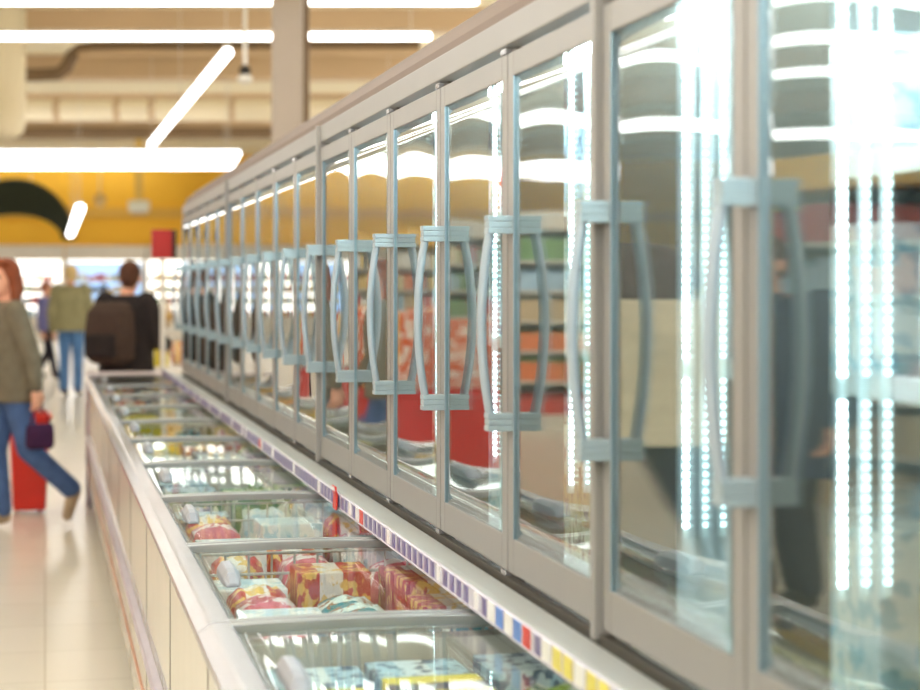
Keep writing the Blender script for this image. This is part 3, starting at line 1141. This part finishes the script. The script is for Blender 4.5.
c = at(171, 350, 14.8)
t = thing('wire_rack', 'wire rack of yellow and orange bags at the far freezer end', 'rack', (c.x + 0.02, c.y + 0.1, 0), 0)
m = MB()
for x in (-0.16, 0.16):
    for y in (-0.12, 0.12):
        m.tube([(x, y, 0), (x, y, 1.25)], 0.008, 6)
for z in (0.25, 0.55, 0.85, 1.15):
    m.box(-0.16, 0.16, -0.12, 0.12, z, z + 0.012)
m.build('rack_frame', M['wire'], t)
for k, (dx, z, co) in enumerate(((-0.1, 0.863, 'yellow'), (0.04, 0.863, 'orange'), (-0.06, 1.163, 'cream'), (0.08, 1.163, 'white'), (-0.05, 0.563, 'brown'))):
    put('bag' if co not in ('yellow',) else 'box', co, (c.x + 0.02 + dx, c.y + 0.1, z), (0.13, 0.15, 0.2), 0,
        '%s snack pack on the wire rack at the far freezer end' % co, 'packs on the wire rack')

# ------------------------------------------------------------------ people
def evaluated(o, name, mats, parent, smooth=True):
    dg = bpy.context.evaluated_depsgraph_get()
    me = bpy.data.meshes.new_from_object(o.evaluated_get(dg))
    me.name = name
    bpy.data.objects.remove(o)
    me.materials.clear()
    for m in (mats if isinstance(mats, (list, tuple)) else [mats]):
        me.materials.append(m)
    for p in me.polygons:
        p.use_smooth = smooth
    r = bpy.data.objects.new(name, me)
    COL.objects.link(r)
    r.parent = parent
    return r


def melt(mb, name, mats, parent, vox, smooth_it=4):
    """fuse overlapping pieces into one continuous skin"""
    o = mb.build('temporary', M['skin'])
    rm = o.modifiers.new('r', 'REMESH')
    rm.mode = 'VOXEL'
    rm.voxel_size = vox
    sm = o.modifiers.new('s', 'SMOOTH')
    sm.iterations = smooth_it
    sm.factor = 0.5
    return evaluated(o, name, mats, parent)


def hand(mb, wrist, dirv, side, palm_n):
    """palm, four unequal bent fingers and a thumb from the side of the palm"""
    d = Vector(dirv).normalized()
    n = Vector(palm_n)
    n = (n - d * n.dot(d)).normalized()
    s = d.cross(n) * side
    w = Vector(wrist)
    rot = Matrix((s, d, n)).transposed()
    mb.ell(w + d * 0.045, (0.04, 0.052, 0.016), 14, 10, rot)
    for k, (off, L) in enumerate(((-0.029, 0.062), (-0.010, 0.078), (0.010, 0.082), (0.028, 0.072))):
        a = w + d * 0.085 + s * off
        b = a + d * L * 0.5 + n * L * 0.12
        c = b + d * L * 0.32 + n * L * 0.34
        mb.cap(w + d * 0.05 + s * off * 0.7, a, 0.010, 0.0095, 8)
        mb.cap(a, b, 0.0095, 0.0085, 8)
        mb.cap(b, c, 0.0085, 0.007, 8)
    a = w + d * 0.025 + s * 0.034
    b = a + d * 0.035 + s * 0.022 + n * 0.012
    c = b + d * 0.032 + s * 0.004 + n * 0.012
    mb.cap(a, b, 0.012, 0.0105, 8)
    mb.cap(b, c, 0.0105, 0.008, 8)


def person(label, loc, rz, P, top_m, leg_m, shoe_m, hair_m, hem=0.80, hair='short', scale=1.0, jacket_w=1.0):
    """faces local -y; P holds joints for a 1.70 m figure"""
    t = thing('person', label, 'person', loc, rz)
    t.scale = (scale,) * 3
    g = lambda k, d: Vector(P.get(k, d))
    pel = g('pelvis', (0, 0, 0.93))
    che = g('chest', (0, 0.01, 1.25))
    nek = g('neck', (0, 0.01, 1.43))
    hd = g('head', (0, -0.02, 1.585))
    hips = {s: pel + Vector((0.085 * s, 0, -0.03)) for s in (-1, 1)}
    kn = {-1: g('kneeR', (-0.09, -0.01, 0.49)), 1: g('kneeL', (0.09, -0.01, 0.49))}
    an = {-1: g('ankR', (-0.09, 0.02, 0.085)), 1: g('ankL', (0.09, 0.02, 0.085))}
    toe = {-1: g('toeR', tuple(an[-1] + Vector((0, -0.16, -0.055)))), 1: g('toeL', tuple(an[1] + Vector((0, -0.16, -0.055))))}
    sh = {s: che + (nek - che) * 0.72 + Vector((0.175 * s, 0, 0.0)) for s in (-1, 1)}
    el = {-1: g('elbR', (-0.235, 0.03, 1.10)), 1: g('elbL', (0.235, 0.03, 1.10))}
    wr = {-1: g('wriR', (-0.245, -0.03, 0.85)), 1: g('wriL', (0.245, -0.03, 0.85))}
    yaw = P.get('yaw', 0.0)
    hr = Euler((P.get('nod', 0.0), 0, yaw)).to_matrix()
    b = MB()
    # torso
    b.ell(pel + Vector((0, 0.01, 0)), (0.16, 0.115, 0.13))
    b.ell((pel + che) / 2, (0.135, 0.095, 0.17))
    b.ell(che, (0.16, 0.11, 0.18))
    b.cap(sh[-1], sh[1], 0.058, 0.058)
    b.cap(che + Vector((0, 0, 0.1)), nek, 0.085, 0.055)
    b.cap(nek, hd + hr @ Vector((0, 0.02, -0.06)), 0.052, 0.05)
    # head with jaw, brow, nose and ears
    b.ell(hd + hr @ Vector((0, 0.015, 0.02)), (0.074, 0.092, 0.095), 20, 14, hr)
    b.ell(hd + hr @ Vector((0, -0.025, -0.045)), (0.056, 0.062, 0.07), 16, 12, hr)
    b.ell(hd + hr @ Vector((0, -0.066, 0.028)), (0.05, 0.018, 0.012), 12, 8, hr)
    b.cap(hd + hr @ Vector((0, -0.082, 0.012)), hd + hr @ Vector((0, -0.098, -0.024)), 0.008, 0.013)
    b.ell(hd + hr @ Vector((0, -0.078, -0.062)), (0.024, 0.014, 0.010), 10, 8, hr)
    b.ell(hd + hr @ Vector((0, -0.072, -0.098)), (0.024, 0.018, 0.018), 10, 8, hr)
    for s in (-1, 1):
        b.ell(hd + hr @ Vector((0.076 * s, 0.018, -0.012)), (0.012, 0.022, 0.034), 10, 8, hr)
        # limbs
        b.cap(hips[s], kn[s], 0.082, 0.052)
        b.cap(kn[s], an[s] * 0.55 + kn[s] * 0.45 + Vector((0, 0.012, 0)), 0.05, 0.05)
        b.cap(an[s] * 0.5 + kn[s] * 0.5, an[s], 0.046, 0.034)
        b.cap(an[s], toe[s], 0.034, 0.024)
        b.cap(sh[s], el[s], 0.046, 0.036)
        b.cap(el[s], el[s] * 0.6 + wr[s] * 0.4, 0.037, 0.038)
        b.cap(el[s] * 0.6 + wr[s] * 0.4, wr[s], 0.037, 0.024)
        dv = P.get('handL' if s > 0 else 'handR', tuple(wr[s] - el[s]))
        hand(b, wr[s], dv, s, (-s, -0.3, 0.0))
    body = melt(b, 'body', M['skin'], t, 0.0065, 3)
    # face
    for s in (-1, 1):
        MB().ell(hd + hr @ Vector((0.031 * s, -0.0705, 0.008)), (0.012, 0.008, 0.007), 10, 8, hr).build('eye', M['eye'], t, True)
    MB().ell(hd + hr @ Vector((0, -0.088, -0.062)), (0.022, 0.006, 0.006), 10, 6, hr).build('mouth', M['lip'], t, True)
    # trousers
    m = MB()
    m.ell(pel + Vector((0, 0.01, 0)), (0.175, 0.13, 0.14))
    for s in (-1, 1):
        m.cap(hips[s], kn[s], 0.098, 0.072)
        hemp = an[s] + (kn[s] - an[s]).normalized() * 0.03
        m.cap(kn[s], hemp, 0.072, 0.066)
    melt(m, 'trousers', leg_m, t, 0.012, 4)
    # shoes
    for s in (-1, 1):
        m = MB()
        fw = (toe[s] - an[s])
        side = Vector((1, 0, 0))
        m.cap(an[s] + Vector((0, 0, 0.0)), an[s] + fw * 0.9, 0.048, 0.036)
        heel = an[s] + Vector((0, 0, -0.03)) - fw.normalized() * 0.02
        m.cap(heel, toe[s], 0.04, 0.036)
        melt(m, 'shoe', shoe_m, t, 0.009, 3)
    # jacket: shaped shell over torso and sleeves, ending at hem, cuffs and neckline
    m = MB()
    zt = pel.z + (hem - 0.93)
    low = Vector((pel.x, pel.y + 0.01, hem))
    k = jacket_w

    def er(c, rx, ry):
        return [(c.x + rx * k * math.cos(2 * math.pi * i / 24), c.y + ry * k * math.sin(2 * math.pi * i / 24), c.z) for i in range(24)]
    rings = [er(low, 0.20, 0.155), er(low * 0.6 + Vector((pel.x, pel.y, pel.z + 0.1)) * 0.4, 0.192, 0.15), er((pel + che) / 2, 0.18, 0.14), er(che, 0.195, 0.145),
             er(che + (nek - che) * 0.6, 0.18, 0.125), er(che + (nek - che) * 0.9, 0.105, 0.09), er(nek + Vector((0, 0, 0.012)), 0.078, 0.076)]
    m.rings(rings)
    for s in (-1, 1):
        m.cap(sh[s], el[s], 0.077 * k, 0.062 * k)
        m.cap(el[s], wr[s] - (wr[s] - el[s]).normalized() * 0.02, 0.062 * k, 0.048 * k)
    j = melt(m, 'jacket', top_m, t, 0.012, 4)
    # hair
    m = MB()
    if hair == 'short':
        m.ell(hd + hr @ Vector((0, 0.03, 0.035)), (0.086, 0.092, 0.095), 18, 12, hr)
        m.ell(hd + hr @ Vector((0, 0.06, -0.01)), (0.072, 0.06, 0.085), 16, 12, hr)
        m.ell(hd + hr @ Vector((0.015, -0.02, 0.095)), (0.062, 0.06, 0.03), 14, 10, hr)
    else:
        m.ell(hd + hr @ Vector((0, 0.03, 0.035)), (0.09, 0.096, 0.1), 18, 12, hr)
        m.ell(hd + hr @ Vector((0, 0.075, -0.05)), (0.088, 0.06, 0.13), 16, 12, hr)
        for s in (-1, 1):
            m.cap(hd + hr @ Vector((0.07 * s, 0.02, 0.05)), hd + hr @ Vector((0.075 * s, 0.02, -0.12)), 0.028, 0.026)
        m.ell(hd + hr @ Vector((0.01, -0.03, 0.1)), (0.066, 0.06, 0.03), 14, 10, hr)
    melt(m, 'hair', hair_m, t, 0.01, 3)
    return t, wr


def cloth(n, c, r=0.85):
    return mat(n, c, r, 0, 0.12, 14, 0.2, 0.25)


denim = cloth('denim_blue', rgb(74, 96, 140))
denim_light = cloth('denim_light_blue', rgb(84, 124, 176))
taupe_knit = cloth('taupe_cardigan', rgb(112, 102, 86))
olive = cloth('olive_jacket', rgb(142, 138, 106))
blackish = cloth('black_jacket', rgb(44, 38, 38))
brown_bag = cloth('dark_brown_backpack', rgb(66, 52, 46))
tan_shoe = cloth('tan_suede', rgb(170, 146, 120))
dark_shoe = cloth('dark_leather', rgb(48, 40, 36), 0.5)
auburn = cloth('auburn_hair', rgb(134, 70, 44), 0.6)
blond = cloth('grey_blond_hair', rgb(206, 180, 130), 0.6)
brown_hair = cloth('brown_hair', rgb(78, 48, 34), 0.6)
lilac_top = cloth('blue_lilac_top', rgb(110, 110, 160))
dark_trouser = cloth('dark_trousers', rgb(44, 42, 52))
cream_coat = cloth('cream_coat', rgb(214, 200, 172))
navy_coat = cloth('navy_coat', rgb(38, 54, 84))


def spot(px, d):
    p = at(px, VPY, d)
    return (p.x, p.y, 0.0)


# woman striding to the left with a bag in her hand (local -y is where she faces)
WP = {'kneeR': (-0.09, -0.05, 0.49), 'ankR': (-0.09, -0.01, 0.085), 'toeR': (-0.09, -0.16, 0.03),
      'kneeL': (0.09, 0.10, 0.50), 'ankL': (0.09, 0.40, 0.22), 'toeL': (0.085, 0.36, 0.07),
      'pelvis': (0, 0.02, 0.92), 'chest': (0, 0.0, 1.24), 'neck': (0, -0.01, 1.42), 'head': (0, -0.03, 1.575),
      'elbL': (0.22, 0.08, 1.09), 'wriL': (0.22, 0.11, 0.89), 'elbR': (-0.22, -0.02, 1.09), 'wriR': (-0.21, -0.16, 0.88), 'handR': (0, -0.3, -0.7), 'handL': (0, 0.05, -1), 'yaw': 0.5}
wl = spot(8, 11.5)
wrz = R(-72)
wom, wr_ = person('woman in taupe cardigan and blue jeans striding left past the chest freezers', wl, wrz, WP, taupe_knit, denim, tan_shoe, auburn, 0.80, 'long', 0.985)

# dark purple bag hanging in her left hand
MW = Matrix.Translation(wl) @ Matrix.Rotation(wrz, 4, 'Z') @ Matrix.Scale(0.985, 4)
hp = MW @ Vector((0.225, 0.135, 0.775))
t = thing('shoulder_bag', 'dark purple bag hanging from the hand of the woman in taupe', 'bag', (hp.x, hp.y, hp.z - 0.26), wrz + R(90))
t.scale = (0.72, 0.72, 0.78)
m = MB()
m.rings([[(x * s, y * s2, z) for x, y in ((-0.11, -0.045), (0.11, -0.045), (0.13, 0), (0.11, 0.045), (-0.11, 0.045), (-0.13, 0))] for z, s, s2 in ((0, 0.85, 0.8), (0.03, 1.0, 1.0), (0.14, 0.98, 0.9), (0.2, 0.9, 0.5))])
m.build('bag_body', cloth('dark_purple', rgb(58, 28, 58)), t, False, 0.015)
m = MB()
m.tube([(-0.08, 0, 0.195), (-0.06, 0, 0.29), (0, 0, 0.325), (0.06, 0, 0.29), (0.08, 0, 0.195)], 0.008, 8)
m.build('bag_strap', cloth('purple_strap', rgb(120, 30, 60)), t, True)

# red wheeled shopping basket on the floor just beyond her
bl = spot(29, 12.3)
t = thing('shopping_basket', 'tall red wheeled shopping basket standing on the floor behind the striding woman', 'basket', bl, 0.05)
RB = mat('basket_red', rgb(220, 44, 30), 0.35, 0, 0.03)
m = MB()
rr = lambda a, b2, z: [(x * a, y * b2, z) for x, y in ((-0.9, -1), (0.9, -1), (1, -0.9), (1, 0.9), (0.9, 1), (-0.9, 1), (-1, 0.9), (-1, -0.9))]
m.rings([rr(0.10, 0.13, 0.03), rr(0.105, 0.14, 0.05), rr(0.125, 0.17, 0.62), rr(0.14, 0.185, 0.63), rr(0.14, 0.185, 0.66), rr(0.12, 0.165, 0.66), rr(0.10, 0.13, 0.08)])
m.build('basket_body', RB, t)
for x in (-0.075, 0.075):
    MB().tube([(x - 0.012, 0.12, 0.03), (x + 0.012, 0.12, 0.03)], 0.03, 14).build('wheel', M['dark'], t)
MB().tube([(-0.09, 0.17, 0.64), (-0.09, 0.22, 0.95), (0.09, 0.22, 0.95), (0.09, 0.17, 0.64)], 0.01, 8).build('pull_handle', M['dark'], t, True)

# man in olive jacket, seen from behind
person('man in olive jacket and light blue jeans standing with his back turned', spot(71, 25.6), R(180) - TH, {'yaw': 0.2}, olive, denim_light, dark_shoe, blond, 0.84, 'short', 1.06, 1.2)
# shopper further back
person('small distant shopper in blue lilac top between the woman and the man in olive', spot(46, 30.0), R(70), {'kneeR': (-0.09, -0.12, 0.5), 'ankR': (-0.09, -0.2, 0.085), 'ankL': (0.09, 0.2, 0.12)}, lilac_top, dark_trouser, dark_shoe, auburn, 0.86, 'short', 0.93)
# person in black with a backpack
bp_loc = spot(127, 14.0)
bp_rz = R(180) - TH - 0.35
person('person in black jacket with dark backpack, turned away at the far freezer end', bp_loc, bp_rz,
       {'yaw': 0.35, 'nod': 0.15, 'head': (0.0, -0.05, 1.57), 'elbL': (0.25, -0.02, 1.1), 'wriL': (0.2, -0.25, 1.05), 'elbR': (-0.25, -0.02, 1.1), 'wriR': (-0.2, -0.24, 1.06)},
       blackish, dark_trouser, dark_shoe, brown_hair, 0.78, 'short', 1.0, 1.15)
BMX = Matrix.Translation(bp_loc) @ Matrix.Rotation(bp_rz, 4, 'Z')
q = BMX @ Vector((0, 0.2, 0.93))
t = thing('backpack', 'dark brown backpack worn by the person in black', 'backpack', q, bp_rz)
m = MB()
rr = lambda a, b0, b1, z: [(-a, b0, z), (-a * 0.75, b1, z), (a * 0.75, b1, z), (a, b0, z)]
m.rings([rr(0.14, 0, 0.13, 0), rr(0.19, -0.005, 0.17, 0.04), rr(0.2, -0.005, 0.18, 0.2), rr(0.19, -0.005, 0.15, 0.38), rr(0.14, 0, 0.08, 0.46)])
m.build('bag_body', brown_bag, t, False, 0.03)
MB().box(-0.13, 0.13, 0.172, 0.2, 0.05, 0.22).build('front_pocket', blackish, t, bevel=0.012)
MB().tube([(-0.05, 0.03, 0.45), (-0.04, 0.03, 0.49), (0.04, 0.03, 0.49), (0.05, 0.03, 0.45)], 0.008, 8).build('grab_loop', blackish, t, True)

# two shoppers across the aisle, mirrored in the near doors
person('person in cream coat and black trousers mirrored in the second glass door', (-1.15, 8.6, 0), R(160),
       {'kneeR': (-0.09, -0.12, 0.5), 'ankR': (-0.09, -0.12, 0.085), 'kneeL': (0.09, 0.08, 0.5), 'ankL': (0.09, 0.28, 0.14), 'toeL': (0.09, 0.16, 0.04)},
       cream_coat, dark_trouser, dark_shoe, brown_hair, 0.74, 'long', 1.0, 1.15)
person('person in navy coat standing, mirrored in the nearest glass door', (-1.75, 8.2, 0), R(60), {}, navy_coat, dark_trouser, dark_shoe, brown_hair, 0.6, 'short', 1.02, 1.1)

# ------------------------------------------------------------------ camera, world, colour
cd = bpy.data.cameras.new('camera')
cam = bpy.data.objects.new('camera', cd)
COL.objects.link(cam)
cam.location = (0, 0, H)
cam.rotation_euler = (R(90), 0, -TH)
cd.sensor_width = 36
cd.lens = F / 920 * 36
cd.shift_y = (VPY - 345) / 920
cd.clip_start = 0.05
cd.clip_end = 200
cd.dof.use_dof = True
cd.dof.focus_distance = 4.45
cd.dof.aperture_fstop = 3.1
S.camera = cam
w = bpy.data.worlds.new('world')
S.world = w
w.use_nodes = True
w.node_tree.nodes['Background'].inputs[0].default_value = (0.9, 0.95, 1.0, 1)
w.node_tree.nodes['Background'].inputs[1].default_value = 0.3
S.view_settings.view_transform = 'Standard'
S.view_settings.look = 'None'
S.view_settings.gamma = 1
S.view_settings.use_curve_mapping = False
S.view_settings.exposure = -0.15
S.cycles.use_denoising = True
S.cycles.max_bounces = 8
S.cycles.diffuse_bounces = 4
S.cycles.glossy_bounces = 5
S.cycles.transparent_max_bounces = 24
S.cycles.sample_clamp_indirect = 8
S.cycles.caustics_reflective = False
S.cycles.caustics_refractive = False
